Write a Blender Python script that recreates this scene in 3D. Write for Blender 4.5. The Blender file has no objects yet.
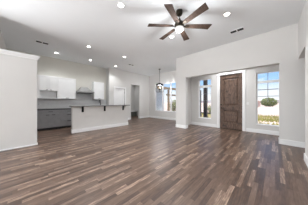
import bpy, bmesh, math, random
from mathutils import Vector, Matrix
random.seed(7)
S = bpy.context.scene
COL = S.collection

# ------------------------------------------------------------------ camera
CAM_H = 1.19
cam_d = bpy.data.cameras.new('camera')
cam_d.sensor_width = 36.0
cam_d.lens = 125.0 / 308.0 * 36.0
cam_d.clip_start = 0.02
cam_d.clip_end = 2000
cam = bpy.data.objects.new('camera', cam_d)
cam.location = (0, 0, CAM_H)
cam.rotation_euler = (math.radians(90), 0, math.atan(121 / 125) - math.radians(90))
COL.objects.link(cam)
S.camera = cam

# ------------------------------------------------------------------ world, sun, exposure
SKY_STRENGTH = 0.6
SUN_STRENGTH = 3.1
CAN_POWER = 50.0
KITCHEN_CAN_POWER = 27.0
ENTRY_FILL_POWER = 60.0
FAN_POWER = 18.0
PENDANT_POWER = 44.0
REAR_FILL_POWER = 170.0
SIDE_FILL_POWER = 130.0
EXPOSURE = 1.02
S.view_settings.view_transform = 'Standard'
S.view_settings.look = 'None'
S.view_settings.gamma = 1.0
S.view_settings.use_curve_mapping = False
S.view_settings.exposure = EXPOSURE

world = bpy.data.worlds.new('sky')
S.world = world
world.use_nodes = True
nt = world.node_tree
for n in list(nt.nodes):
    nt.nodes.remove(n)
N = nt.nodes.new
wo = N('ShaderNodeOutputWorld'); bg = N('ShaderNodeBackground')
tc = N('ShaderNodeTexCoord'); sx = N('ShaderNodeSeparateXYZ')
nt.links.new(tc.outputs['Generated'], sx.inputs[0])
ramp = N('ShaderNodeValToRGB')
ramp.color_ramp.elements[0].position = 0.0
ramp.color_ramp.elements[0].color = (0.74, 0.84, 0.96, 1)
ramp.color_ramp.elements[1].position = 0.45
ramp.color_ramp.elements[1].color = (0.17, 0.38, 0.88, 1)
e = ramp.color_ramp.elements.new(0.12); e.color = (0.40, 0.65, 1.0, 1)
nt.links.new(sx.outputs['Z'], ramp.inputs[0])
mp = N('ShaderNodeMapping'); mp.inputs['Scale'].default_value = (2.2, 2.2, 7.0)
nt.links.new(tc.outputs['Generated'], mp.inputs[0])
nz = N('ShaderNodeTexNoise'); nz.inputs['Scale'].default_value = 2.4; nz.inputs['Detail'].default_value = 6
nt.links.new(mp.outputs[0], nz.inputs['Vector'])
cr = N('ShaderNodeValToRGB')
cr.color_ramp.elements[0].position = 0.50; cr.color_ramp.elements[0].color = (0, 0, 0, 1)
cr.color_ramp.elements[1].position = 0.66; cr.color_ramp.elements[1].color = (1, 1, 1, 1)
nt.links.new(nz.outputs[0], cr.inputs[0])
lowr = N('ShaderNodeMapRange')                      # cloud bank along the horizon
lowr.inputs['From Min'].default_value = 0.14; lowr.inputs['From Max'].default_value = 0.06
lowr.inputs['To Min'].default_value = 0.0; lowr.inputs['To Max'].default_value = 0.85
nt.links.new(sx.outputs['Z'], lowr.inputs['Value'])
mxm = N('ShaderNodeMath'); mxm.operation = 'MAXIMUM'
nt.links.new(cr.outputs[0], mxm.inputs[0]); nt.links.new(lowr.outputs[0], mxm.inputs[1])
mix = N('ShaderNodeMixRGB'); mix.inputs[2].default_value = (0.98, 0.98, 1.0, 1)
nt.links.new(mxm.outputs[0], mix.inputs[0]); nt.links.new(ramp.outputs[0], mix.inputs[1])
nt.links.new(mix.outputs[0], bg.inputs[0])
bg.inputs[1].default_value = SKY_STRENGTH
nt.links.new(bg.outputs[0], wo.inputs[0])

sun_d = bpy.data.lights.new('sun', 'SUN')
sun_d.energy = SUN_STRENGTH
sun_d.angle = math.radians(1)
sun_d.color = (1.0, 0.95, 0.87)
sun = bpy.data.objects.new('sun', sun_d)
sun.rotation_euler = Vector((0.35, 0.28, -1.0)).to_track_quat('-Z', 'Y').to_euler()
sun.location = (0, 0, 12)
COL.objects.link(sun)

# added area lights outside two unseen openings, put in to brighten ceiling and walls,
# aimed upward as if bounced off sunlit paving
def fill_light(name, loc, sx_, sy_, power, direction, color=(0.95, 0.98, 1.0)):
    d_ = bpy.data.lights.new(name, 'AREA'); d_.shape = 'RECTANGLE'; d_.size = sx_; d_.size_y = sy_
    d_.energy = power; d_.color = color
    o_ = bpy.data.objects.new(name, d_); o_.location = loc
    o_.rotation_euler = Vector(direction).to_track_quat('-Z', 'Y').to_euler()
    COL.objects.link(o_)
fill_light('rear_fill', (-5.7, 3.5, 0.12), 1.8, 2.2, REAR_FILL_POWER, (0.45, 0.0, 0.9))
fill_light('side_fill', (-2.6, 5.6, 1.1), 3.2, 2.0, SIDE_FILL_POWER, (0.75, -0.8, 0.85))

# ------------------------------------------------------------------ materials
def mat(name, color, rough=0.6, metal=0.0, spec=0.5, emit=None, estr=0.0):
    m = bpy.data.materials.new(name); m.use_nodes = True
    b = m.node_tree.nodes['Principled BSDF']
    b.inputs['Base Color'].default_value = (*color, 1)
    b.inputs['Roughness'].default_value = rough
    b.inputs['Metallic'].default_value = metal
    b.inputs['Specular IOR Level'].default_value = spec
    if emit:
        b.inputs['Emission Color'].default_value = (*emit, 1)
        b.inputs['Emission Strength'].default_value = estr
    return m

def noisy(name, c1, c2, scale=8.0, rough=0.6, stretch=(1, 1, 1), detail=5, lo=0.35, hi=0.65, bump=0.0, spec=0.5, metal=0.0):
    m = mat(name, c1, rough, metal, spec)
    t = m.node_tree; L = t.links.new; b = t.nodes['Principled BSDF']
    tcn = t.nodes.new('ShaderNodeTexCoord'); mpn = t.nodes.new('ShaderNodeMapping')
    mpn.inputs['Scale'].default_value = stretch
    n = t.nodes.new('ShaderNodeTexNoise'); n.inputs['Scale'].default_value = scale; n.inputs['Detail'].default_value = detail
    r = t.nodes.new('ShaderNodeValToRGB')
    r.color_ramp.elements[0].position = lo; r.color_ramp.elements[0].color = (*c1, 1)
    r.color_ramp.elements[1].position = hi; r.color_ramp.elements[1].color = (*c2, 1)
    L(tcn.outputs['Object'], mpn.inputs[0]); L(mpn.outputs[0], n.inputs['Vector'])
    L(n.outputs[0], r.inputs[0]); L(r.outputs[0], b.inputs['Base Color'])
    if bump:
        bm_ = t.nodes.new('ShaderNodeBump'); bm_.inputs['Strength'].default_value = bump; bm_.inputs['Distance'].default_value = 0.01
        L(n.outputs[0], bm_.inputs['Height']); L(bm_.outputs[0], b.inputs['Normal'])
    return m

WALL = noisy('wall_paint', (0.750, 0.740, 0.722), (0.762, 0.752, 0.734), 3.0, 0.85, spec=0.2)
KWALL = noisy('beige_paint', (0.715, 0.700, 0.645), (0.730, 0.715, 0.660), 3.0, 0.85, spec=0.2)
CEIL = noisy('ceiling_paint', (0.895, 0.918, 0.935), (0.905, 0.928, 0.945), 3.0, 0.9, spec=0.15)
TRIM = noisy('trim_paint', (0.91, 0.912, 0.912), (0.93, 0.932, 0.932), 5.0, 0.4)
WHITE = noisy('cabinet_white', (0.90, 0.902, 0.90), (0.92, 0.922, 0.92), 6.0, 0.4)
GREY = noisy('cabinet_grey', (0.245, 0.242, 0.248), (0.270, 0.266, 0.272), 6.0, 0.45)
DARK_TOE = mat('toe_kick_dark', (0.05, 0.05, 0.052), 0.7)  # plain dark finish of the cabinet toe kicks
COUNTER = noisy('dark_granite', (0.030, 0.030, 0.034), (0.085, 0.085, 0.09), 60, 0.25)
BAR = noisy('grey_quartz', (0.22, 0.22, 0.22), (0.30, 0.30, 0.295), 45, 0.3)
BLACK = mat('black_metal', (0.012, 0.012, 0.013), 0.45, 0.6)
BRONZE = noisy('dark_bronze', (0.020, 0.016, 0.012), (0.040, 0.032, 0.022), 14, 0.38, metal=0.8)
STEEL = noisy('brushed_steel', (0.25, 0.25, 0.25), (0.31, 0.31, 0.305), 20, 0.42, (1, 1, 14), metal=0.4)
DARKWOOD = noisy('porch_post_stain', (0.020, 0.018, 0.018), (0.050, 0.038, 0.031), 6, 0.6, (8, 8, 1))
EAVE = noisy('eave_board', (0.17, 0.115, 0.055), (0.26, 0.18, 0.095), 5, 0.6, (1, 6, 6))
SIDING = noisy('blue_grey_stucco', (0.42, 0.49, 0.52), (0.50, 0.57, 0.60), 3, 0.8)
ROOFM = noisy('roof_shingle', (0.10, 0.09, 0.085), (0.17, 0.15, 0.14), 12, 0.85)
SAND = noisy('pale_desert_soil', (0.62, 0.45, 0.36), (0.72, 0.565, 0.475), 0.35, 0.9, spec=0.1)
CONC = noisy('porch_concrete', (0.55, 0.53, 0.50), (0.64, 0.62, 0.59), 4, 0.85)
GRASS = noisy('dry_grass_blade', (0.26, 0.27, 0.065), (0.46, 0.41, 0.13), 1.3, 0.8)
LEAF = noisy('olive_leaf', (0.085, 0.115, 0.035), (0.26, 0.28, 0.085), 2.5, 0.7)
BARK = noisy('bark', (0.10, 0.07, 0.05), (0.18, 0.13, 0.09), 9, 0.85, (4, 4, 1))
HILL = noisy('far_hill', (0.42, 0.38, 0.42), (0.52, 0.46, 0.48), 0.02, 0.95, spec=0.05)
ROSE = noisy('rose_stucco', (0.52, 0.38, 0.33), (0.60, 0.45, 0.39), 2, 0.85)
MUNTIN = mat('backlit_muntin', (0.22, 0.24, 0.27), 0.5)  # backlight shade put into the muntin colour
SLOT = mat('vent_dark', (0.03, 0.03, 0.03), 0.8)
PLATE = mat('white_plastic', (0.85, 0.85, 0.84), 0.35)
CAN = mat('lit_lens', (0.9, 0.9, 0.88), 0.4, emit=(1.0, 0.96, 0.90), estr=6.0)
GLOBE = mat('opal_glass_globe', (0.88, 0.88, 0.87), 0.25, emit=(1.0, 0.97, 0.92), estr=0.15)
BULB = mat('warm_bulb', (0.9, 0.8, 0.5), 0.3, emit=(1.0, 0.72, 0.36), estr=0.8)
BENCH = noisy('bench_grey_green', (0.17, 0.19, 0.175), (0.22, 0.24, 0.22), 5, 0.6)

def wood(name, cols, scale=5.0, stretch=(9, 9, 1.1), rough=0.5, knots=True):
    m = mat(name, cols[0], rough); t = m.node_tree; L = t.links.new; b = t.nodes['Principled BSDF']
    tcn = t.nodes.new('ShaderNodeTexCoord'); mpn = t.nodes.new('ShaderNodeMapping'); mpn.inputs['Scale'].default_value = stretch
    n = t.nodes.new('ShaderNodeTexNoise'); n.inputs['Scale'].default_value = scale; n.inputs['Detail'].default_value = 6
    n.inputs['Distortion'].default_value = 0.8
    r = t.nodes.new('ShaderNodeValToRGB')
    r.color_ramp.elements[0].position = 0.32; r.color_ramp.elements[0].color = (*cols[0], 1)
    r.color_ramp.elements[1].position = 0.72; r.color_ramp.elements[1].color = (*cols[2], 1)
    e_ = r.color_ramp.elements.new(0.52); e_.color = (*cols[1], 1)
    L(tcn.outputs['Object'], mpn.inputs[0]); L(mpn.outputs[0], n.inputs['Vector']); L(n.outputs[0], r.inputs[0])
    if knots:
        k = t.nodes.new('ShaderNodeTexNoise'); k.inputs['Scale'].default_value = 5.5; k.inputs['Detail'].default_value = 2
        kr = t.nodes.new('ShaderNodeValToRGB')
        kr.color_ramp.elements[0].position = 0.56; kr.color_ramp.elements[0].color = (0, 0, 0, 1)
        kr.color_ramp.elements[1].position = 0.70; kr.color_ramp.elements[1].color = (0.8, 0.8, 0.8, 1)
        mx = t.nodes.new('ShaderNodeMixRGB'); mx.inputs[2].default_value = (*[c * 0.45 for c in cols[0]], 1)
        L(tcn.outputs['Object'], k.inputs['Vector']); L(k.outputs[0], kr.inputs[0]); L(kr.outputs[0], mx.inputs[0])
        L(r.outputs[0], mx.inputs[1]); L(mx.outputs[0], b.inputs['Base Color'])
    else:
        L(r.outputs[0], b.inputs['Base Color'])
    return m
ALDER = wood('knotty_alder', [(0.060, 0.030, 0.018), (0.125, 0.070, 0.045), (0.20, 0.125, 0.087)])
BLADE = wood('fan_blade_walnut', [(0.046, 0.028, 0.021), (0.078, 0.050, 0.038), (0.115, 0.080, 0.064)], 4, (1.2, 14, 14), 0.7, False)
BLADE.node_tree.nodes['Principled BSDF'].inputs['Specular IOR Level'].default_value = 0.15

def glass_mat():
    m = bpy.data.materials.new('window_glass'); m.use_nodes = True; t = m.node_tree
    t.nodes.remove(t.nodes['Principled BSDF'])
    o = t.nodes['Material Output']
    tr = t.nodes.new('ShaderNodeBsdfTransparent'); tr.inputs[0].default_value = (0.97, 0.985, 0.985, 1)
    g = t.nodes.new('ShaderNodeBsdfGlossy'); g.inputs['Roughness'].default_value = 0.02
    f = t.nodes.new('ShaderNodeFresnel'); f.inputs[0].default_value = 1.45
    mx = t.nodes.new('ShaderNodeMixShader')
    t.links.new(f.outputs[0], mx.inputs[0]); t.links.new(tr.outputs[0], mx.inputs[1]); t.links.new(g.outputs[0], mx.inputs[2])
    t.links.new(mx.outputs[0], o.inputs[0])
    return m
GLASS = glass_mat()

def floor_mat():
    m = mat('wood_plank_floor', (0.2, 0.15, 0.12), 0.36); t = m.node_tree; L = t.links.new; b = t.nodes['Principled BSDF']
    nn = t.nodes.new
    def math_(op, a, b_=None):
        x = nn('ShaderNodeMath'); x.operation = op
        for i, v in enumerate((a, b_)):
            if v is None: continue
            if isinstance(v, (int, float)): x.inputs[i].default_value = v
            else: L(v, x.inputs[i])
        return x.outputs[0]
    tcn = nn('ShaderNodeTexCoord'); sp = nn('ShaderNodeSeparateXYZ'); L(tcn.outputs['Object'], sp.inputs[0])
    def layer(W, LEN, seed):
        ry = math_('DIVIDE', sp.outputs['Y'], W); row = math_('FLOOR', ry); fy = math_('FRACT', ry)
        wn = nn('ShaderNodeTexWhiteNoise'); wn.noise_dimensions = '1D'
        L(math_('ADD', row, seed), wn.inputs['W'])
        cx = math_('ADD', math_('DIVIDE', sp.outputs['X'], LEN), math_('MULTIPLY', wn.outputs['Value'], 7.0))
        colm = math_('FLOOR', cx); fx = math_('FRACT', cx)
        cb = nn('ShaderNodeCombineXYZ'); L(row, cb.inputs[0]); L(colm, cb.inputs[1]); cb.inputs[2].default_value = seed
        w2 = nn('ShaderNodeTexWhiteNoise'); w2.noise_dimensions = '3D'; L(cb.outputs[0], w2.inputs['Vector'])
        return w2.outputs['Value'], fx, fy, cb.outputs[0]
    v1, fx, fy, idv = layer(0.058, 0.60, 3.3)
    v2, fx2, fy2, idv2 = layer(0.174, 1.25, 9.1)
    # grain along X
    mp_ = nn('ShaderNodeMapping'); mp_.inputs['Scale'].default_value = (2.2, 30, 1); L(tcn.outputs['Object'], mp_.inputs[0])
    addv = nn('ShaderNodeVectorMath'); addv.operation = 'ADD'; L(mp_.outputs[0], addv.inputs[0]); L(idv, addv.inputs[1])
    gn = nn('ShaderNodeTexNoise'); gn.inputs['Scale'].default_value = 1.6; gn.inputs['Detail'].default_value = 5; L(addv.outputs[0], gn.inputs['Vector'])
    fn = nn('ShaderNodeTexNoise'); fn.inputs['Scale'].default_value = 1.0; fn.inputs['Detail'].default_value = 4
    mpf = nn('ShaderNodeMapping'); mpf.inputs['Scale'].default_value = (9, 55, 1); L(tcn.outputs['Object'], mpf.inputs[0]); L(mpf.outputs[0], fn.inputs['Vector'])
    val = math_('ADD', math_('MULTIPLY', v1, 0.70), math_('MULTIPLY', v2, 0.06))
    val = math_('ADD', val, math_('MULTIPLY', math_('SUBTRACT', gn.outputs[0], 0.5), 0.75))
    val = math_('ADD', val, math_('MULTIPLY', math_('SUBTRACT', fn.outputs[0], 0.5), 0.60))
    r = nn('ShaderNodeValToRGB'); cs = r.color_ramp
    cs.elements[0].position = 0.02; cs.elements[0].color = (0.066, 0.037, 0.025, 1)
    cs.elements[1].position = 0.88; cs.elements[1].color = (0.485, 0.338, 0.243, 1)
    for p_, c_ in ((0.20, (0.098, 0.056, 0.038)), (0.44, (0.144, 0.088, 0.061)), (0.62, (0.184, 0.118, 0.083)), (0.74, (0.29, 0.196, 0.143))):
        q = cs.elements.new(p_); q.color = (*c_, 1)
    L(val, r.inputs[0])
    # seams
    s1 = math_('LESS_THAN', fy, 0.03); s2 = math_('LESS_THAN', fx, 0.006)
    sm = math_('MAXIMUM', s1, s2)
    mx = nn('ShaderNodeMixRGB'); mx.inputs[2].default_value = (0.035, 0.024, 0.02, 1)
    L(math_('MULTIPLY', sm, 0.6), mx.inputs[0]); L(r.outputs[0], mx.inputs[1])
    L(mx.outputs[0], b.inputs['Base Color'])
    L(math_('ADD', math_('MULTIPLY', gn.outputs[0], 0.12), 0.30), b.inputs['Roughness'])
    b.inputs['Specular IOR Level'].default_value = 0.6
    b.inputs['Coat Weight'].default_value = 0.12
    b.inputs['Coat Roughness'].default_value = 0.38
    bp = nn('ShaderNodeBump'); bp.inputs['Strength'].default_value = 0.12; bp.inputs['Distance'].default_value = 0.004
    L(gn.outputs[0], bp.inputs['Height']); L(bp.outputs[0], b.inputs['Normal'])
    return m
FLOOR = floor_mat()

# ------------------------------------------------------------------ mesh helpers
class MB:
    def __init__(s): s.bm = bmesh.new()
    def box(s, x0, x1, y0, y1, z0, z1):
        v = [s.bm.verts.new(p) for p in ((x0, y0, z0), (x1, y0, z0), (x1, y1, z0), (x0, y1, z0), (x0, y0, z1), (x1, y0, z1), (x1, y1, z1), (x0, y1, z1))]
        for f in ((3, 2, 1, 0), (4, 5, 6, 7), (0, 1, 5, 4), (1, 2, 6, 5), (2, 3, 7, 6), (3, 0, 4, 7)):
            s.bm.faces.new([v[i] for i in f])
        return s
    def lathe(s, cx, cy, prof, n=28):
        rings = []
        for r, z in prof:
            rings.append([s.bm.verts.new((cx + r * math.cos(2 * math.pi * k / n), cy + r * math.sin(2 * math.pi * k / n), z)) for k in range(n)])
        for a, b in zip(rings, rings[1:]):
            for k in range(n):
                s.bm.faces.new((a[k], a[(k + 1) % n], b[(k + 1) % n], b[k]))
        s.bm.faces.new(list(reversed(rings[0]))); s.bm.faces.new(rings[-1])
        return s
    def tube(s, pts, r, n=10, radii=None):
        pts = [Vector(p) for p in pts]; rings = []
        for i, p in enumerate(pts):
            d = (pts[min(i + 1, len(pts) - 1)] - pts[max(i - 1, 0)]).normalized()
            up = Vector((0, 0, 1)) if abs(d.z) < 0.95 else Vector((1, 0, 0))
            a = d.cross(up).normalized(); b = a.cross(d).normalized()
            rr = radii[i] if radii else r
            rings.append([s.bm.verts.new(p + rr * (math.cos(2 * math.pi * k / n) * a + math.sin(2 * math.pi * k / n) * b)) for k in range(n)])
        for a, b in zip(rings, rings[1:]):
            for k in range(n):
                s.bm.faces.new((a[k], a[(k + 1) % n], b[(k + 1) % n], b[k]))
        s.bm.faces.new(list(reversed(rings[0]))); s.bm.faces.new(rings[-1])
        return s
    def loft(s, loops):
        rings = [[s.bm.verts.new(p) for p in lp] for lp in loops]; n = len(rings[0])
        for a, b in zip(rings, rings[1:]):
            for k in range(n):
                s.bm.faces.new((a[k], a[(k + 1) % n], b[(k + 1) % n], b[k]))
        s.bm.faces.new(list(reversed(rings[0]))); s.bm.faces.new(rings[-1])
        return s
    def build(s, name, m, parent=None, bevel=0.0, smooth=False):
        bmesh.ops.recalc_face_normals(s.bm, faces=s.bm.faces)
        vs = [v.co for v in s.bm.verts]
        if parent is not None:
            off = WORLD[parent.as_pointer()]; loc = Vector((0, 0, 0))
        else:
            off = Vector(((min(v.x for v in vs) + max(v.x for v in vs)) / 2, (min(v.y for v in vs) + max(v.y for v in vs)) / 2, min(v.z for v in vs)))
            if name == 'floor': off = Vector((0, 0, 0))
            loc = off
        off = off.copy()
        for v in s.bm.verts: v.co -= off
        me = bpy.data.meshes.new(name); s.bm.to_mesh(me); s.bm.free()
        me.materials.append(m)
        if smooth:
            for p in me.polygons: p.use_smooth = True
        o = bpy.data.objects.new(name, me); o.location = loc; COL.objects.link(o)
        if parent is not None: o.parent = parent
        WORLD[o.as_pointer()] = off
        if bevel:
            md = o.modifiers.new('bevel', 'BEVEL'); md.width = bevel; md.segments = 2; md.limit_method = 'ANGLE'
        return o
WORLD = {}

def tag(o, label, cat, group=None, kind=None):
    o['label'] = label; o['category'] = cat
    if group: o['group'] = group
    if kind: o['kind'] = kind
    return o
def thing(name, loc, label, cat, group=None, kind=None):
    o = bpy.data.objects.new(name, None); o.location = loc; o.empty_display_size = 0.1; COL.objects.link(o)
    WORLD[o.as_pointer()] = Vector(loc)
    return tag(o, label, cat, group, kind)
def struct(name, mb, m, label, cat, bevel=0.0):
    return tag(mb.build(name, m, bevel=bevel), label, cat, kind='structure')

# ------------------------------------------------------------------ ROOM SHELL
H = 3.32
XF = 5.10      # great-room front wall
XE = 6.35      # entry wall (front door)
XD = 6.95      # dining window wall
YP = 7.25      # pantry wall
YK = 7.60      # kitchen back wall
YR = -0.445    # right wall
struct('floor', MB().box(-5.0, 7.10, -2.6, 9.75, -0.12, 0.0), FLOOR, 'brown wood plank floor running through every room', 'floor')
struct('ceiling', MB().box(-5.0, 7.10, -2.6, 9.75, H, H + 0.15), CEIL, 'flat white ceiling over the whole open room', 'ceiling')

# front wall with the wide entry opening; it carries on past the hall opening at the right
m_ = MB()
m_.box(XF, XF + 0.20, 2.93, 3.46, 0, H)
m_.box(XF, XF + 0.20, -0.09, 2.93, 2.33, H)
m_.box(XF, XF + 0.20, -2.2, -0.09, 0, H)
struct('wall_front', m_, WALL, 'off-white wall with the wide opening into the front entry', 'wall')
# entry wall with front door and two windows
SL = (2.25, 2.89, 0.38, 2.38)     # side window y0,y1,z0,z1
RW = (-0.14, 0.53, 0.32, 2.36)    # window right of the door
DR = (0.97, 1.88, 0.0, 2.46)      # door
def wall_x(x0, x1, ya, yb, holes, h=H):
    mb = MB(); y = ya
    for (a, b, z0, z1) in sorted(holes):
        if a > y: mb.box(x0, x1, y, a, 0, h)
        if z0 > 0: mb.box(x0, x1, a, b, 0, z0)
        mb.box(x0, x1, a, b, z1, h); y = b
    mb.box(x0, x1, y, yb, 0, h)
    return mb
struct('wall_entry', wall_x(XE, XE + 0.18, YR, 3.46, [SL, RW, DR]), WALL, 'off-white entry wall around the brown front door', 'wall')
struct('wall_entry_left', MB().box(XF + 0.20, XD + 0.15, 3.31, 3.46, 0, H).box(XE + 0.18, XD + 0.15, 3.16, 3.31, 0, H), WALL, 'off-white side wall of the entry behind the front pier', 'wall')
struct('wall_entry_right', MB().box(XF + 0.20, XE + 0.18, YR - 0.15, YR, 0, H), WALL, 'off-white side wall of the entry right of the tall window', 'wall')
DW = (4.44, 6.62, 0.55, 2.58)
struct('wall_dining', wall_x(XD, XD + 0.15, 3.46, YP, [DW]), WALL, 'off-white dining wall around the triple window', 'wall')
# pantry wall
PD = (3.96, 4.66, 0.0, 2.10); DO = (5.17, 5.93, 0.0, 2.45)
def wall_y(y0, y1, xa, xb, holes, h=H):
    mb = MB(); x = xa
    for (a, b, z0, z1) in sorted(holes):
        if a > x: mb.box(x, a, y0, y1, 0, h)
        if z0 > 0: mb.box(a, b, y0, y1, 0, z0)
        mb.box(a, b, y0, y1, z1, h); x = b
    mb.box(x, xb, y0, y1, 0, h)
    return mb
struct('wall_pantry', wall_y(YP, YP + 0.15, 3.56, XD + 0.15, [PD, DO]), WALL, 'off-white wall holding the white pantry door and the open doorway', 'wall')
struct('wall_kitchen', MB().box(-0.50, 3.56, YK, YK + 0.15, 0, H), KWALL, 'beige off-white wall behind the kitchen cabinets', 'wall')
struct('wall_kitchen_return', MB().box(3.56, 3.71, YP + 0.15, YK + 0.15, 0, H), WALL, 'short return wall at the right end of the kitchen cabinets', 'wall')
struct('wall_left', MB().box(-0.65, -0.50, 4.94, YK + 0.15, 0, H), WALL, 'off-white kitchen side wall seen above the low partition', 'wall')
struct('wall_back_left', wall_y(4.82, 4.94, -5.0, -0.50, [(-4.2, -1.0, 0.2, 2.4)]), WALL, 'off-white side wall of the great room behind the viewer', 'wall')  # opening out of view, added for the side fill light
struct('wall_back', wall_x(-5.15, -5.0, YR - 0.15, 4.94, [(2.0, 4.6, 0.0, 2.5)]), WALL, 'off-white back wall behind the viewer with an opening shaped for the light', 'wall')  # unseen wall added to keep rear light off the partition
# right wall with hall opening
XJ = 4.02
struct('wall_right', MB().box(-5.0, XJ, YR - 0.15, YR, 0, H).box(XJ, XF, YR - 0.15, YR, 2.36, H), WALL, 'off-white right wall with the hall opening beside the front wall', 'wall')
struct('wall_hall', MB().box(XJ - 1.2, XF, -2.35, -2.2, 0, H).box(XJ - 1.35, XJ - 1.2, -2.35, YR - 0.15, 0, H), WALL, 'off-white far wall of the side hall', 'wall')
# mudroom behind the doorway
struct('wall_mudroom', MB().box(4.85, 7.10, 9.2, 9.35, 0, H).box(4.70, 4.85, YP + 0.15, 9.35, 0, H).box(6.95, 7.10, YP + 0.15, 9.2, 0, H), WALL, 'off-white walls of the small dim room beyond the doorway', 'wall')
struct('wall_pantry_closet', MB().box(3.71, 4.70, 8.6, 8.75, 0, H), WALL, 'off-white back wall of the pantry behind its door', 'wall')

# low partition at the left
struct('wall_partition', MB().box(-0.50, 0.24, 4.82, 4.94, 0, 2.40), WALL, 'white partition wall at the left edge, short of the ceiling', 'wall')
t = MB()
t.box(-0.50, 0.258, 4.802, 4.958, 2.385, 2.42); t.box(-0.50, 0.275, 4.785, 4.975, 2.42, 2.45); t.box(-0.50, 0.295, 4.765, 4.995, 2.45, 2.49)
struct('trim_1', t, TRIM, 'white cap moulding along the top of the left partition', 'trim', 0.004)

# baseboards
BB = 0.145
def bb(name, boxes, label, h=BB):
    mb = MB()
    for b in boxes: mb.box(*b, 0, h)
    return struct(name, mb, TRIM, label, 'baseboard', 0.004)
bb('baseboard_front', [(XF - 0.016, XF, 2.93, 3.476), (XF - 0.016, XF + 0.20, 2.914, 2.93), (XF - 0.016, XF + 0.2, 3.46, 3.476),
    (XF - 0.016, XF, -2.2, -0.074), (XF - 0.016, XF + 0.2, -0.09, -0.074)], 'white baseboard around the feet of the front wall piers')
CW = 0.095
bb('baseboard_entry', [(XE - 0.016, XE, DR[1] + CW + 0.02, 3.31), (XE - 0.016, XE, YR, DR[0] - CW - 0.02)], 'white baseboard under the entry windows beside the front door')
bb('baseboard_dining', [(XD - 0.016, XD, 3.476, YP - 0.016)], 'white baseboard under the triple dining window')
bb('baseboard_pantry', [(3.56, PD[0] - CW - 0.005, YP - 0.016, YP), (PD[1] + CW + 0.005, DO[0], YP - 0.016, YP), (DO[1], XD, YP - 0.016, YP), (3.544, 3.56, YP - 0.016, YK - 0.6)], 'white baseboard beside the pantry door and doorway')
bb('baseboard_right', [(-5.0, XJ, YR, YR + 0.016), (XJ, XJ + 0.016, YR - 0.15, YR + 0.016)], 'white baseboard along the right wall ending at the hall opening')
bb('baseboard_left', [(-0.50, 0.256, 4.804, 4.82), (0.24, 0.256, 4.82, 4.94)], 'thin white baseboard along the left partition', 0.035)
bb('baseboard_mudroom', [(4.866, 6.94, 9.184, 9.2)], 'white baseboard in the dim room beyond the doorway', 0.12)

# ------------------------------------------------------------------ WINDOWS
def window_x(name, x, hole, units, label, transom=None, grid=None, rail=None, fw=0.042, depth=0.18):
    """window in a wall facing -X; units = list of (y0, y1) openings"""
    y0, y1, z0, z1 = hole
    w = thing(name, (x + 0.06, (y0 + y1) / 2, z0), label, 'window', kind='structure')
    fr = MB(); xa, xb = x + 0.055, x + 0.125
    fr.box(xa, xb, y0, y0 + fw, z0, z1); fr.box(xa, xb, y1 - fw, y1, z0, z1)
    fr.box(xa, xb, y0 + fw, y1 - fw, z0, z0 + fw); fr.box(xa, xb, y0 + fw, y1 - fw, z1 - fw, z1)
    for (a, b) in zip(units, units[1:]): fr.box(xa, xb, a[1], b[0], z0 + fw, z1 - fw)
    zt = None
    if transom:
        fr.box(xa, xb, y0 + fw, y1 - fw, transom[0], transom[1])
    f = fr.build('frame', TRIM, w, 0.003)
    for (a, b) in units:
        a2, b2 = max(a, y0 + fw), min(b, y1 - fw)
        spans = [(z0 + fw, z1 - fw)] if not transom else [(z0 + fw, transom[0]), (transom[1], z1 - fw)]
        for (c, d) in spans:
            MB().box(x + 0.088, x + 0.092, a2, b2, c, d).build('pane', GLASS, w)
    if grid:
        g = MB()
        for (ya, yb, za, zb) in grid: g.box(x + 0.078, x + 0.087, ya, yb, za, zb)
        g.build('muntin_grid', MUNTIN, w)
    if rail:
        MB().box(x + 0.07, x + 0.087, y0 + fw, y1 - fw, rail, rail + 0.03).build('meeting_rail', TRIM, w)
    s = MB(); s.box(x - 0.03, x + 0.055, y0, y1, z0, z0 + 0.018)
    s.build('sill', TRIM, w, 0.003)
    return w
yc = (RW[0] + RW[1]) / 2
window_x('window_1', XE, RW, [(RW[0] + 0.03, RW[1] - 0.03)], 'tall white window with a transom right of the front door', (1.94, 2.03),
         [(yc - 0.009, yc + 0.009, 2.03, 2.33), (yc - 0.009, yc + 0.009, 1.20, 1.94), (RW[0] + 0.04, RW[1] - 0.04, 1.675, 1.70), (RW[0] + 0.04, RW[1] - 0.04, 1.42, 1.44)], fw=0.035)
window_x('window_2', XE, SL, [(SL[0] + 0.03, SL[1] - 0.03)], 'tall narrow window with a transom left of the front door', (1.95, 2.07),
         [(SL[0] + 0.04, SL[1] - 0.04, 1.62, 1.635), (SL[0] + 0.04, SL[1] - 0.04, 1.27, 1.285)], fw=0.035)
window_x('window_3', XD, DW, [(DW[0] + 0.05, 5.13), (5.21, 5.86), (5.94, DW[1] - 0.05)], 'wide triple white window in the dining corner', fw=0.05, depth=0.15)

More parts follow.
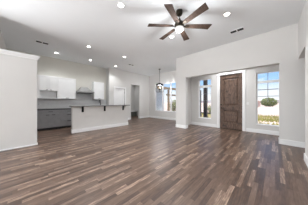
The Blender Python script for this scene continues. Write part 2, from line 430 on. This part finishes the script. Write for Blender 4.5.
# ------------------------------------------------------------------ DOORS
d = thing('door_1', (XE + 0.03, (DR[0] + DR[1]) / 2, 0), 'brown knotty wooden front door with two panels', 'door', kind='structure')
xa, xb = XE + 0.03, XE + 0.09
y0, y1, z0, z1 = DR[0] + 0.02, DR[1] - 0.02, 0.02, DR[3] - 0.02
sw = 0.125
mb = MB()
mb.box(xa, xb, y0, y0 + sw, z0, z1); mb.box(xa, xb, y1 - sw, y1, z0, z1)
for (za, zb) in ((z0, 0.27), (0.86, 1.05), (2.28, z1)): mb.box(xa, xb, y0 + sw, y1 - sw, za, zb)
mb.build('stile_frame', ALDER, d, 0.004)
for (za, zb) in ((0.27, 0.86), (1.05, 2.28)):
    p = MB(); ya, yb = y0 + sw, y1 - sw
    p.box(xa + 0.032, xb - 0.012, ya, yb, za, zb)
    p.loft([[(xa + 0.032, ya + 0.045, za + 0.045), (xa + 0.032, yb - 0.045, za + 0.045), (xa + 0.032, yb - 0.045, zb - 0.045), (xa + 0.032, ya + 0.045, zb - 0.045)], [(xa + 0.010, ya + 0.075, za + 0.075), (xa + 0.010, yb - 0.075, za + 0.075), (xa + 0.010, yb - 0.075, zb - 0.075), (xa + 0.010, ya + 0.075, zb - 0.075)]])
    p.build('panel', ALDER, d, 0.006)
hd = MB()
hd.tube([(xa, y1 - 0.06, 0.94), (xa - 0.012, y1 - 0.06, 0.94)], 0.03, 16); hd.tube([(xa - 0.012, y1 - 0.06, 0.94), (xa - 0.05, y1 - 0.06, 0.94)], 0.011)
hd.tube([(xa - 0.05, y1 - 0.05, 0.94), (xa - 0.05, y1 - 0.17, 0.935)], 0.011)
hd.build('lever_handle', BRONZE, d)
MB().tube([(xa, y1 - 0.06, 1.09), (xa - 0.022, y1 - 0.06, 1.09)], 0.032, 16).build('deadbolt', BRONZE, d)
for z in (0.25, 1.25, 2.2):
    MB().box(xa - 0.008, xa, DR[0] + 0.006, DR[0] + 0.034, z - 0.05, z + 0.05).build('hinge', BRONZE, d)
MB().box(xa - 0.02, xb + 0.02, DR[0] + 0.02, DR[1] - 0.02, 0.0, 0.018).build('threshold', BRONZE, d)
mb = MB()
mb.box(XE + 0.0, XE + 0.12, DR[0], DR[0] + 0.018, 0, DR[3]); mb.box(XE, XE + 0.12, DR[1] - 0.018, DR[1], 0, DR[3]); mb.box(XE, XE + 0.12, DR[0] + 0.018, DR[1] - 0.018, DR[3] - 0.018, DR[3])
mb.build('jamb', TRIM, d)
t = MB()
t.box(XE - 0.022, XE, DR[1], DR[1] + CW, 0, DR[3]); t.box(XE - 0.022, XE, DR[0] - CW, DR[0], 0, DR[3])
t.box(XE - 0.028, XE, DR[0] - CW - 0.015, DR[1] + CW + 0.015, DR[3], DR[3] + 0.12); t.box(XE - 0.045, XE, DR[0] - CW - 0.035, DR[1] + CW + 0.035, DR[3] + 0.12, DR[3] + 0.15)
struct('trim_2', t, TRIM, 'white casing and head board around the front door', 'trim', 0.003)

d = thing('door_2', ((PD[0] + PD[1]) / 2, YP + 0.03, 0), 'white two-panel pantry door right of the kitchen', 'door', kind='structure')
x0, x1, z0, z1 = PD[0] + 0.015, PD[1] - 0.015, 0.012, PD[3] - 0.015
ya, yb = YP + 0.03, YP + 0.07; sw = 0.11
mb = MB(); mb.box(x0, x0 + sw, ya, yb, z0, z1); mb.box(x1 - sw, x1, ya, yb, z0, z1)
for (za, zb) in ((z0, 0.22), (0.90, 1.03), (z1 - 0.12, z1)): mb.box(x0 + sw, x1 - sw, ya, yb, za, zb)
mb.build('stile_frame', WHITE, d, 0.003)
for (za, zb) in ((0.22, 0.90), (1.03, z1 - 0.12)):
    MB().box(x0 + sw, x1 - sw, ya + 0.012, yb - 0.008, za, zb).build('panel', WHITE, d)
for z in (0.25, 1.05, 1.85): MB().box(x1 - 0.004, x1 + 0.014, ya - 0.008, ya, z - 0.045, z + 0.045).build('hinge', STEEL, d)
k = MB(); k.tube([(x0 + 0.06, ya, 0.95), (x0 + 0.06, ya - 0.04, 0.95)], 0.012); k.tube([(x0 + 0.06, ya - 0.035, 0.95), (x0 + 0.06, ya - 0.055, 0.95), (x0 + 0.06, ya - 0.07, 0.95)], 0.03, 14, [0.018, 0.03, 0.02])
k.build('door_knob', BRONZE, d, smooth=True)
t = MB()
t.box(PD[0] - CW, PD[0], YP - 0.02, YP, 0, PD[3]); t.box(PD[1], PD[1] + CW, YP - 0.02, YP, 0, PD[3])
t.box(PD[0] - CW, PD[1] + CW, YP - 0.024, YP, PD[3], PD[3] + 0.10)
struct('trim_3', t, TRIM, 'white casing around the pantry door', 'trim', 0.003)

# ------------------------------------------------------------------ KITCHEN
def bar_pull(mb, a, b, off):
    a, b, off = Vector(a), Vector(b), Vector(off)
    u = (b - a).normalized() * 0.012
    mb.tube([a + off, b + off], 0.009, 8)
    mb.tube([a + u, a + u + off], 0.005, 8); mb.tube([b - u, b - u + off], 0.005, 8)
    return mb
def shaker(x0, x1, z0, z1, yf, fr=0.055):
    mb = MB()
    mb.box(x0, x0 + fr, yf, yf + 0.02, z0, z1); mb.box(x1 - fr, x1, yf, yf + 0.02, z0, z1)
    mb.box(x0 + fr, x1 - fr, yf, yf + 0.02, z0, z0 + fr); mb.box(x0 + fr, x1 - fr, yf, yf + 0.02, z1 - fr, z1)
    mb.box(x0 + fr, x1 - fr, yf + 0.010, yf + 0.02, z0 + fr, z1 - fr)
    return mb
YB = 7.00       # carcass front of the base run
def base_cabinet(x0, x1, style, label):
    c = thing('base_cabinet', ((x0 + x1) / 2, (YB + YK - 0.01) / 2, 0), label, 'cabinet', 'grey base cabinets along the kitchen wall')
    MB().box(x0, x1, YB, YK - 0.011, 0.10, 0.87).build('body', GREY, c)
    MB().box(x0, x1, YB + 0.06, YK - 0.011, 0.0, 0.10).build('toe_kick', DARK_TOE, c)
    g = 0.014; yf = YB - 0.02
    if style == 'doors':
        dr = shaker(x0 + g, x1 - g, 0.715, 0.862, yf, 0.04).build('drawer', GREY, c)
        xm = (x0 + x1) / 2
        bar_pull(MB(), (xm - 0.07, yf, 0.79), (xm + 0.07, yf, 0.79), (0, -0.03, 0)).build('pull', BLACK, dr)
        for s in (-1, 1):
            a, b = (x0 + g, xm - 0.007) if s < 0 else (xm + 0.007, x1 - g)
            dd = shaker(a, b, 0.11, 0.70, yf).build('door', GREY, c)
            xp = xm - 0.10 if s < 0 else xm + 0.10
            bar_pull(MB(), (xp - 0.055, yf, 0.655), (xp + 0.055, yf, 0.655), (0, -0.03, 0)).build('pull', BLACK, dd)
    else:
        for (za, zb) in ((0.715, 0.862), (0.42, 0.70), (0.11, 0.405)):
            dr = shaker(x0 + g, x1 - g, za, zb, yf, 0.045).build('drawer', GREY, c)
            xm = (x0 + x1) / 2; zp = (za + zb) / 2 if zb > 0.8 else zb - 0.07
            bar_pull(MB(), (xm - 0.07, yf, zp), (xm + 0.07, yf, zp), (0, -0.03, 0)).build('pull', BLACK, dr)
base_cabinet(-0.495, 0.44, 'doors', 'grey base cabinet mostly hidden by the left partition')
base_cabinet(0.44, 1.10, 'doors', 'grey base cabinet with two doors under one drawer, right of the partition')
base_cabinet(1.10, 1.80, 'drawers', 'grey three-drawer base cabinet at the left end of the island')
base_cabinet(1.80, 2.66, 'doors', 'grey base cabinet under the range hood, behind the island')
base_cabinet(2.66, 3.54, 'doors', 'grey base cabinet under the single white cupboard, behind the island')
tag(MB().box(-0.495, 3.555, YB - 0.035, YK - 0.011, 0.87, 0.91).build('countertop', COUNTER, bevel=0.003), 'dark countertop along the kitchen back wall', 'countertop')
SPLASH = noisy('backsplash_tile', (0.66, 0.66, 0.665), (0.70, 0.70, 0.70), 10, 0.35)
tag(MB().box(-0.499, 3.559, YK - 0.010, YK - 0.001, 0.911, 1.369).box(1.801, 2.679, YK - 0.010, YK - 0.001, 1.369, 1.684).build('backsplash', SPLASH), 'pale grey backsplash between counter and white cupboards', 'backsplash')

YU = 7.28
def wall_cabinet(x0, x1, z0, z1, ndoor, label, shelf=None):
    c = thing('wall_cabinet', ((x0 + x1) / 2, (YU + YK) / 2, z0), label, 'cabinet', 'white wall cabinets in the kitchen')
    zd = z0
    if shelf:
        zd = shelf
        b = MB(); b.box(x0, x0 + 0.02, YU, YK, z0, zd); b.box(x1 - 0.02, x1, YU, YK, z0, zd)
        b.box(x0 + 0.02, x1 - 0.02, YU, YK, z0, z0 + 0.02); b.box(x0 + 0.02, x1 - 0.02, YK - 0.012, YK, z0 + 0.02, zd)
        b.build('open_shelf', WHITE, c)
    MB().box(x0, x1, YU, YK, zd, z1).build('body', WHITE, c)
    g = 0.005; yf = YU - 0.02
    w = (x1 - x0) / ndoor
    for i in range(ndoor):
        a, b = x0 + i * w + g, x0 + (i + 1) * w - g
        dd = shaker(a, b, zd + g, z1 - g, yf).build('door', WHITE, c)
        if ndoor == 2:
            xp = b - 0.03 if i == 0 else a + 0.03
            bar_pull(MB(), (xp - 0.025 + (-0.03 if i == 0 else 0.03), yf, zd + 0.035), (xp + 0.025 + (-0.03 if i == 0 else 0.03), yf, zd + 0.035), (0, -0.028, 0)).build('pull', BLACK, dd)
        else:
            xp = (a + b) / 2
            bar_pull(MB(), (xp - 0.06, yf, zd + 0.035), (xp + 0.06, yf, zd + 0.035), (0, -0.028, 0)).build('pull', BLACK, dd)
    return c
wall_cabinet(-0.50, 0.43, 1.37, 2.385, 2, 'white wall cabinet cut off by the left partition')
wall_cabinet(0.43, 1.07, 1.37, 2.385, 2, 'short white two-door wall cabinet with an open shelf below', shelf=1.72)
wall_cabinet(1.07, 1.80, 1.37, 2.385, 1, 'full-height white wall cabinet just left of the range hood')
wall_cabinet(2.68, 3.26, 1.37, 2.36, 1, 'white wall cabinet right of the range hood')

h = thing('range_hood', (2.24, 7.34, 1.70), 'grey peaked range hood between the white wall cabinets', 'hood')
MB().box(1.83, 2.65, 7.10, YK - 0.011, 1.70, 1.76).build('rim', STEEL, h, 0.004)
loops = []
for f, z in ((0.0, 1.76), (0.30, 1.81), (0.62, 1.90), (0.86, 1.98), (1.0, 2.01)):
    xa, xb = 1.83 + f * 0.29, 2.65 - f * 0.29; yf = 7.10 + f * 0.26
    loops.append([(xa, yf, z), (xb, yf, z), (xb, YK - 0.011, z), (xa, YK - 0.011, z)])
MB().loft(loops).build('canopy', STEEL, h)
MB().box(1.87, 2.61, 7.14, 7.56, 1.685, 1.70).build('filter_panel', SLOT, h)

# island with raised bar
il = thing('kitchen_island', (2.57, 6.0, 0), 'white kitchen island with a raised grey bar top on black brackets', 'island')
MB().box(1.27, 3.80, 5.60, 5.76, 0, 1.03).build('pony_wall', WALL, il)
b = MB(); b.box(1.254, 3.816, 5.584, 5.60, 0, 0.145); b.box(1.254, 1.27, 5.60, 5.76, 0, 0.145); b.box(3.80, 3.816, 5.60, 5.76, 0, 0.145)
b.build('baseboard', TRIM, il, 0.004)
MB().box(1.22, 3.86, 5.48, 5.85, 1.03, 1.07).build('bar_top', BAR, il, 0.004)
for x in (1.63, 2.54, 3.50):
    br = MB(); br.box(x - 0.04, x + 0.04, 5.588, 5.60, 0.80, 1.03); br.box(x - 0.04, x + 0.04, 5.50, 5.588, 1.018, 1.03)
    br.loft([[(x - 0.006, 5.588, 0.84), (x + 0.006, 5.588, 0.84), (x + 0.006, 5.588, 1.018), (x - 0.006, 5.588, 1.018)], [(x - 0.006, 5.51, 1.0), (x + 0.006, 5.51, 1.0), (x + 0.006, 5.51, 1.018), (x - 0.006, 5.51, 1.018)]])
    br.build('bracket', BLACK, il)
MB().box(1.48, 3.77, 5.76, 6.36, 0.0, 0.87).build('cabinet_body', GREY, il)
MB().box(1.46, 3.80, 5.76, 6.39, 0.87, 0.91).build('sink_counter', COUNTER, il, 0.003)
f = thing('kitchen_faucet', (2.56, 6.10, 0.91), 'black gooseneck faucet standing on the island counter', 'faucet')
MB().lathe(2.56, 6.10, [(0.03, 0.911), (0.03, 0.92), (0.022, 0.94), (0.02, 1.06)], 16).build('base', BLACK, f, smooth=False)
pts = [(2.56, 6.10, 1.06), (2.56, 6.10, 1.22)] + [(2.56 , 6.10 + 0.075 - 0.075 * math.cos(a), 1.22 + 0.075 * math.sin(a)) for a in [math.pi * i / 8 for i in range(1, 9)]] + [(2.56, 6.25, 1.16)]
MB().tube(pts, 0.016, 12).build('spout', BLACK, f, smooth=True)
MB().tube([(2.58, 6.10, 1.0), (2.66, 6.09, 1.05)], 0.008).build('handle', BLACK, f)

# ------------------------------------------------------------------ DOORWAY ROOM
c = thing('bench', (6.02, 9.0, 0), 'low grey bench beyond the open doorway', 'bench')
MB().box(6.0, 6.85, 8.70, 9.18, 0.40, 0.45).build('seat', TRIM, c, 0.004)
MB().box(6.02, 6.05, 8.72, 9.18, 0.0, 0.40).build('side_panel', BENCH, c)
MB().box(6.80, 6.83, 8.72, 9.18, 0.0, 0.40).build('side_panel', BENCH, c)
MB().box(6.05, 6.80, 8.74, 8.77, 0.0, 0.40).build('front_panel', BENCH, c)

# ------------------------------------------------------------------ CEILING FIXTURES
def can(x, y, label, power=CAN_POWER):
    o = thing('recessed_light', (x, y, H), label, 'ceiling light', 'recessed ceiling lights')
    mb = MB(); n = 28
    mb.lathe(x, y, [(0.058, H - 0.004), (0.060, H - 0.010), (0.080, H - 0.008), (0.084, H)], n).build('trim_ring', TRIM, o)
    MB().lathe(x, y, [(0.056, H - 0.010), (0.058, H - 0.004)], n).build('lens', CAN, o)
    l = bpy.data.lights.new('downlight', 'SPOT'); l.energy = power; l.color = (0.965, 0.985, 1.0)
    l.spot_size = math.radians(130); l.spot_blend = 0.8; l.shadow_soft_size = 0.05
    lo = bpy.data.objects.new('downlight', l); lo.location = (0, 0, -0.03); COL.objects.link(lo); lo.parent = o
can(1.46, 2.42, 'recessed light at the top of the picture, left of the ceiling fan')
can(1.69, 5.08, 'recessed light in the great room ceiling in front of the range hood')
can(0.94, 6.73, 'recessed light over the kitchen nearest the left partition', KITCHEN_CAN_POWER)
can(2.28, 6.65, 'recessed light over the kitchen above the hood and island', KITCHEN_CAN_POWER)
can(3.23, 5.04, 'recessed light in the ceiling before the pantry door, beside the small far vent', KITCHEN_CAN_POWER)
can(3.69, 6.67, 'recessed light close to the wall above the pantry door', KITCHEN_CAN_POWER)
can(3.38, 0.83, 'recessed light right of the fan, nearest the front wall')
can(3.31, 2.40, 'recessed light just below the ceiling fan blades')
can(5.80, 1.45, 'added unseen recessed light brightening the entry before the front door', ENTRY_FILL_POWER)  # out of view, added to brighten the entry walls
can(5.9, 8.5, 'added unseen recessed light brightening the small room beyond the doorway', 26.0)  # out of view, added to lift the dark doorway room

def vent(x, y, lx, ly, label, along='x'):
    o = thing('ceiling_vent', (x, y, H), label, 'vent', 'ceiling air vents')
    fr = MB(); e = 0.018
    x0, x1, y0, y1 = x - lx / 2, x + lx / 2, y - ly / 2, y + ly / 2
    fr.box(x0, x1, y0, y0 + e, H - 0.012, H); fr.box(x0, x1, y1 - e, y1, H - 0.012, H)
    fr.box(x0, x0 + e, y0 + e, y1 - e, H - 0.012, H); fr.box(x1 - e, x1, y0 + e, y1 - e, H - 0.012, H)
    if along == 'x': fr.box(x - 0.012, x + 0.012, y0 + e, y1 - e, H - 0.012, H)
    else: fr.box(x0 + e, x1 - e, y - 0.012, y + 0.012, H - 0.012, H)
    fr.build('frame', TRIM, o)
    MB().box(x0 + e, x1 - e, y0 + e, y1 - e, H - 0.003, H).build('backing', SLOT, o)
    sl = MB(); n = 4
    if along == 'x':
        for i in range(n):
            yy = y0 + e + (ly - 2 * e) * (i + 0.5) / n
            for (a, b) in ((x0 + e, x - 0.012), (x + 0.012, x1 - e)): sl.box(a, b, yy - 0.003, yy + 0.003, H - 0.011, H - 0.003)
    else:
        for i in range(n):
            xx = x0 + e + (lx - 2 * e) * (i + 0.5) / n
            for (a, b) in ((y0 + e, y - 0.012), (y + 0.012, y1 - e)): sl.box(xx - 0.003, xx + 0.003, a, b, H - 0.011, H - 0.003)
    sl.build('louver', SLOT, o)
vent(0.43, 5.93, 0.36, 0.17, 'two-section air vent in the ceiling above the left partition')
vent(4.17, 5.83, 0.34, 0.17, 'small air vent in the ceiling before the pantry wall')
vent(4.36, 0.81, 0.17, 0.36, 'air vent in the ceiling close above the front wall', 'y')

# ceiling fan
FX, FY, FZ = 2.50, 1.60, 2.97
fan = thing('ceiling_fan', (FX, FY, H), 'six-blade wooden ceiling fan with a dark bronze motor and white light', 'ceiling fan')
MB().lathe(FX, FY, [(0.030, H - 0.115), (0.060, H - 0.095), (0.075, H - 0.05), (0.075, H)], 24).build('canopy', BRONZE, fan, smooth=True)
MB().lathe(FX, FY, [(0.013, FZ + 0.14), (0.013, H - 0.10)], 14).build('downrod', BRONZE, fan, smooth=True)
MB().lathe(FX, FY, [(0.085, FZ - 0.045), (0.105, FZ - 0.03), (0.110, FZ + 0.03), (0.095, FZ + 0.075), (0.045, FZ + 0.10), (0.03, FZ + 0.16)], 28).build('motor_housing', BRONZE, fan, smooth=True)
MB().lathe(FX, FY, [(0.01, FZ - 0.135), (0.045, FZ - 0.130), (0.075, FZ - 0.112), (0.096, FZ - 0.08), (0.100, FZ - 0.045)], 28).build('light_globe', GLOBE, fan, smooth=True)
def glow(parent, power, color, radius, z):
    l = bpy.data.lights.new('lamp_glow', 'POINT'); l.energy = power; l.color = color; l.shadow_soft_size = radius
    o = bpy.data.objects.new('lamp_glow', l); o.location = (0, 0, z - H); COL.objects.link(o); o.parent = parent
glow(fan, FAN_POWER, (0.955, 0.98, 1.0), 0.11, FZ - 0.24)
PITCH = math.radians(-11); R0 = 0.15; R1 = 0.74
for k in range(6):
    ang = math.radians(136.5 + 60 * k)
    M = Matrix.Translation((FX, FY, FZ)) @ Matrix.Rotation(ang, 4, 'Z') @ Matrix.Rotation(PITCH, 4, 'X')
    out = [(R0, -0.045), (R0 + 0.03, -0.052), (0.66, -0.075), (R1 - 0.006, -0.078), (R1, -0.072), (R1 - 0.03, 0.072), (R1 - 0.038, 0.078), (0.64, 0.072), (R0 + 0.03, 0.052), (R0, 0.045)]
    bl = MB()
    bl.loft([[M @ Vector((x, y, -0.005)) for x, y in out], [M @ Vector((x, y, 0.005)) for x, y in out]])
    ob = bl.build('blade', BLADE, fan)
    br = MB()
    arm = [(0.09, -0.022), (0.21, -0.034), (0.235, 0.0), (0.21, 0.034), (0.09, 0.022)]
    br.loft([[M @ Vector((x, y, -0.013)) for x, y in arm], [M @ Vector((x, y, -0.0052)) for x, y in arm]])
    br.build('blade_bracket', BRONZE, ob)

# dining lantern pendant
PX, PY = 5.96, 5.27
p = thing('pendant_lantern', (PX, PY, H), 'dark open-cage pendant lantern hanging before the dining window', 'pendant light')
MB().lathe(PX, PY, [(0.05, H - 0.03), (0.07, H - 0.015), (0.07, H)], 18).build('canopy', BLACK, p)
MB().lathe(PX, PY, [(0.011, 2.40), (0.011, H - 0.02)], 10).build('rod', BLACK, p)
cg = MB(); w = 0.16; zt, zb = 2.36, 1.86; tz = 2.42
for sx_ in (-1, 1):
    for sy_ in (-1, 1):
        cg.tube([(PX + sx_ * w, PY + sy_ * w, zb), (PX + sx_ * w, PY + sy_ * w, zt)], 0.009, 6)
        cg.tube([(PX + sx_ * w, PY + sy_ * w, zt), (PX, PY, tz)], 0.008, 6)
for z in (zb, zt):
    for s in (-1, 1):
        cg.tube([(PX - w, PY + s * w, z), (PX + w, PY + s * w, z)], 0.009, 6); cg.tube([(PX + s * w, PY - w, z), (PX + s * w, PY + w, z)], 0.009, 6)
cg.build('cage', BLACK, p)
MB().loft([[(PX - w, PY - w, zt - 0.09), (PX + w, PY - w, zt - 0.09), (PX + w, PY + w, zt - 0.09), (PX - w, PY + w, zt - 0.09)], [(PX - w, PY - w, zt - 0.05), (PX + w, PY - w, zt - 0.05), (PX + w, PY + w, zt - 0.05), (PX - w, PY + w, zt - 0.05)], [(PX - 0.04, PY - 0.04, zt + 0.06), (PX + 0.04, PY - 0.04, zt + 0.06), (PX + 0.04, PY + 0.04, zt + 0.06), (PX - 0.04, PY + 0.04, zt + 0.06)]]).build('lantern_roof', BLACK, p)
st = MB(); st.tube([(PX, PY, 2.42), (PX, PY, 1.98)], 0.008, 8)
for a in range(4):
    dx, dy = 0.07 * math.cos(a * math.pi / 2), 0.07 * math.sin(a * math.pi / 2)
    st.tube([(PX, PY, 1.99), (PX + dx, PY + dy, 1.99)], 0.006, 6); st.tube([(PX + dx, PY + dy, 1.98), (PX + dx, PY + dy, 2.07)], 0.010, 8)
st.build('candle_cluster', BLACK, p)
for a in range(4):
    dx, dy = 0.07 * math.cos(a * math.pi / 2), 0.07 * math.sin(a * math.pi / 2)
    MB().lathe(PX + dx, PY + dy, [(0.008, 2.07), (0.018, 2.09), (0.016, 2.12), (0.004, 2.15)], 10).build('bulb', BULB, p, smooth=True)

glow(p, PENDANT_POWER, (0.98, 0.985, 1.0), 0.16, 2.22)

# switches and outlets
s = thing('light_switch', (XE, 0.80, 1.10), 'white light switch plate on the entry wall right of the door', 'switch')
MB().box(XE - 0.006, XE, 0.755, 0.845, 1.09, 1.21).build('plate', PLATE, s, 0.002)
for y in (0.78, 0.82): MB().box(XE - 0.010, XE - 0.006, y - 0.012, y + 0.012, 1.12, 1.18).build('rocker', PLATE, s)
s = thing('wall_outlet', (0.44, YK - 0.01, 1.10), 'small outlet plate on the backsplash above the dark counter', 'outlet')
MB().box(0.40, 0.47, YK - 0.016, YK - 0.01, 1.08, 1.195).build('plate', PLATE, s, 0.002)
for z in (1.11, 1.165): MB().box(0.42, 0.45, YK - 0.018, YK - 0.016, z - 0.013, z + 0.013).build('socket', SLOT, s)

# ------------------------------------------------------------------ OUTSIDE
GZ = -0.15
struct('ground', MB().box(-120, 400, -300, 300, GZ - 0.3, GZ), SAND, 'pale pinkish desert ground outside the windows', 'ground')
struct('porch_slab', MB().box(XD + 0.17, 8.6, 1.9, 4.2, GZ, -0.03).box(XE + 0.19, XD + 0.17, -0.6, 3.1, GZ, -0.03), CONC, 'concrete porch slab outside the front door', 'porch')
def post(x, y, w, z1, label, z0=GZ):
    o = thing('porch_post', (x, y, z0), label, 'post', 'dark porch posts')
    MB().box(x - w / 2, x + w / 2, y - w / 2, y + w / 2, z0 + 0.2, z1).build('shaft', DARKWOOD, o, 0.006)
    MB().box(x - w / 2 - 0.03, x + w / 2 + 0.03, y - w / 2 - 0.03, y + w / 2 + 0.03, z0, z0 + 0.2).build('base', DARKWOOD, o, 0.006)
post(8.1, 3.22, 0.20, 3.3, 'thick dark porch post close outside the narrow window', -0.03)
post(11.6, 5.12, 0.17, 2.35, 'thin dark porch post farther off behind the thick one')
r = MB(); r.box(10.45, 10.55, 3.0, 5.6, 0.26, 0.36); r.box(10.45, 10.55, 3.1, 3.2, GZ, 0.26); r.box(10.45, 10.55, 5.4, 5.5, GZ, 0.26)
tag(r.build('timber_rail', DARKWOOD), 'low dark timber rail outside the narrow entry window', 'rail')

# neighbouring wing seen by the dining window
g = thing('garage_wing', (9.7, 11.5, GZ), 'blue-grey house wing under a brown eave outside the dining window', 'building')
MB().box(7.3, 12.0, 9.9, 14.0, GZ, 2.80).build('wall', SIDING, g)
MB().box(7.3, 17.0, 9.30, 9.42, 2.80, 3.04).build('fascia', EAVE, g)
MB().box(7.3, 12.2, 9.42, 14.2, 2.80, 3.04).build('roof', ROOFM, g)
MB().box(12.2, 17.0, 9.62, 9.72, 2.05, 2.25).build('porch_beam', EAVE, g)
MB().box(12.35, 12.53, 9.44, 9.62, GZ, 2.80).build('post', EAVE, g)
MB().box(16.6, 16.8, 9.44, 9.62, GZ, 2.80).build('post', EAVE, g)

def foliage(x, y, z, rx, ry, rz, n, size, seed, z0=None):
    rnd = random.Random(seed); mb = MB()
    for i in range(n):
        while True:
            q = Vector((rnd.uniform(-1, 1), rnd.uniform(-1, 1), rnd.uniform(-1, 1)))
            if 0.25 < q.length < 1: break
        c = Vector((x + q.x * rx, y + q.y * ry, z + q.z * rz))
        a = Vector((rnd.uniform(-1, 1), rnd.uniform(-1, 1), rnd.uniform(-1, 1))).normalized()
        b = a.orthogonal().normalized(); s_ = size * rnd.uniform(0.6, 1.3)
        v = [mb.bm.verts.new(c + p) for p in (-a * s_, b * s_ * 0.5, a * s_, -b * s_ * 0.5)]
        mb.bm.faces.new(v)
    return mb
def bush(name, x, y, rx, rz, n, size, seed, label, cat):
    o = thing(name, (x, y, GZ), label, cat)
    foliage(x, y, GZ + rz * 0.97, rx, rx, rz, n, size, seed).build('foliage', LEAF, o)
    tr = MB()
    for k in range(4):
        a = k * 1.57 + 0.4
        tr.tube([(x, y, GZ), (x + 0.3 * rx * math.cos(a), y + 0.3 * rx * math.sin(a), GZ + rz * 0.6), (x + 0.55 * rx * math.cos(a), y + 0.55 * rx * math.sin(a), GZ + rz * 1.4)], 0.05, 7, [0.08, 0.05, 0.02])
    tr.build('stem', BARK, o)
bush('desert_tree', 57.0, 1.5, 2.2, 1.5, 650, 0.32, 3, 'round olive-green tree beyond the window right of the door', 'tree')
bush('shrub', 15.5, 10.9, 0.9, 0.9, 420, 0.14, 5, 'pale green shrub outside the right part of the dining window', 'shrub')
bush('shrub', 17.0, 5.95, 0.6, 0.55, 260, 0.12, 8, 'small green shrub outside the narrow window beside the porch post', 'shrub')

# dry grass strip in the yard
rnd = random.Random(11); gm = MB()
for i in range(9000):
    x = rnd.uniform(9.0, 15.8); y = rnd.uniform(-1.5, 6.0)
    if math.sin(x * 2.1 + y * 0.7) + rnd.uniform(-1, 1) < -0.2 or (x - 11.6) ** 2 + (y - 5.12) ** 2 < 0.15 or (10.3 < x < 10.7 and y > 2.9): continue
    hh = rnd.uniform(0.08, 0.30) * (0.55 + 0.45 * (x > 11.5)); a = rnd.uniform(0, 6.28); w = rnd.uniform(0.012, 0.03)
    dx, dy = w * math.cos(a), w * math.sin(a); lx, ly = rnd.uniform(-.06, .06), rnd.uniform(-.06, .06)
    v = [gm.bm.verts.new(q) for q in ((x - dx, y - dy, GZ), (x + dx, y + dy, GZ), (x + lx, y + ly, GZ + hh))]
    gm.bm.faces.new(v)
tag(gm.build('dry_grass', GRASS), 'strip of yellow-green dry grass in the yard outside the tall window', 'grass', kind='stuff')

# far low houses and hills
hs = thing('house', (46, 4.6, GZ), 'low rose-coloured house far beyond the window right of the door', 'building')
MB().box(44, 50, 3.2, 6.8, GZ, 1.6).build('wall', ROSE, hs)
MB().loft([[(43.6, 2.8, 1.6), (50.4, 2.8, 1.6), (50.4, 7.2, 1.6), (43.6, 7.2, 1.6)], [(45.5, 4.9, 2.3), (48.5, 4.9, 2.3), (48.5, 5.1, 2.3), (45.5, 5.1, 2.3)]]).build('roof', ROSE, hs)
hl = MB(); xs = 380
pr = []
for i in range(61):
    y = -280 + i * 9.5
    pr.append((y, 2.0 + 3.0 * abs(math.sin(i * 0.37)) + 2.0 * abs(math.sin(i * 0.91 + 1))))
hl.loft([[(xs, y, GZ) for y, z in pr] + [(xs, y, z) for y, z in reversed(pr)], [(xs + 15, y, GZ) for y, z in pr] + [(xs + 15, y, z) for y, z in reversed(pr)]])
struct('hills', hl, HILL, 'low hazy hills on the horizon outside', 'hills')
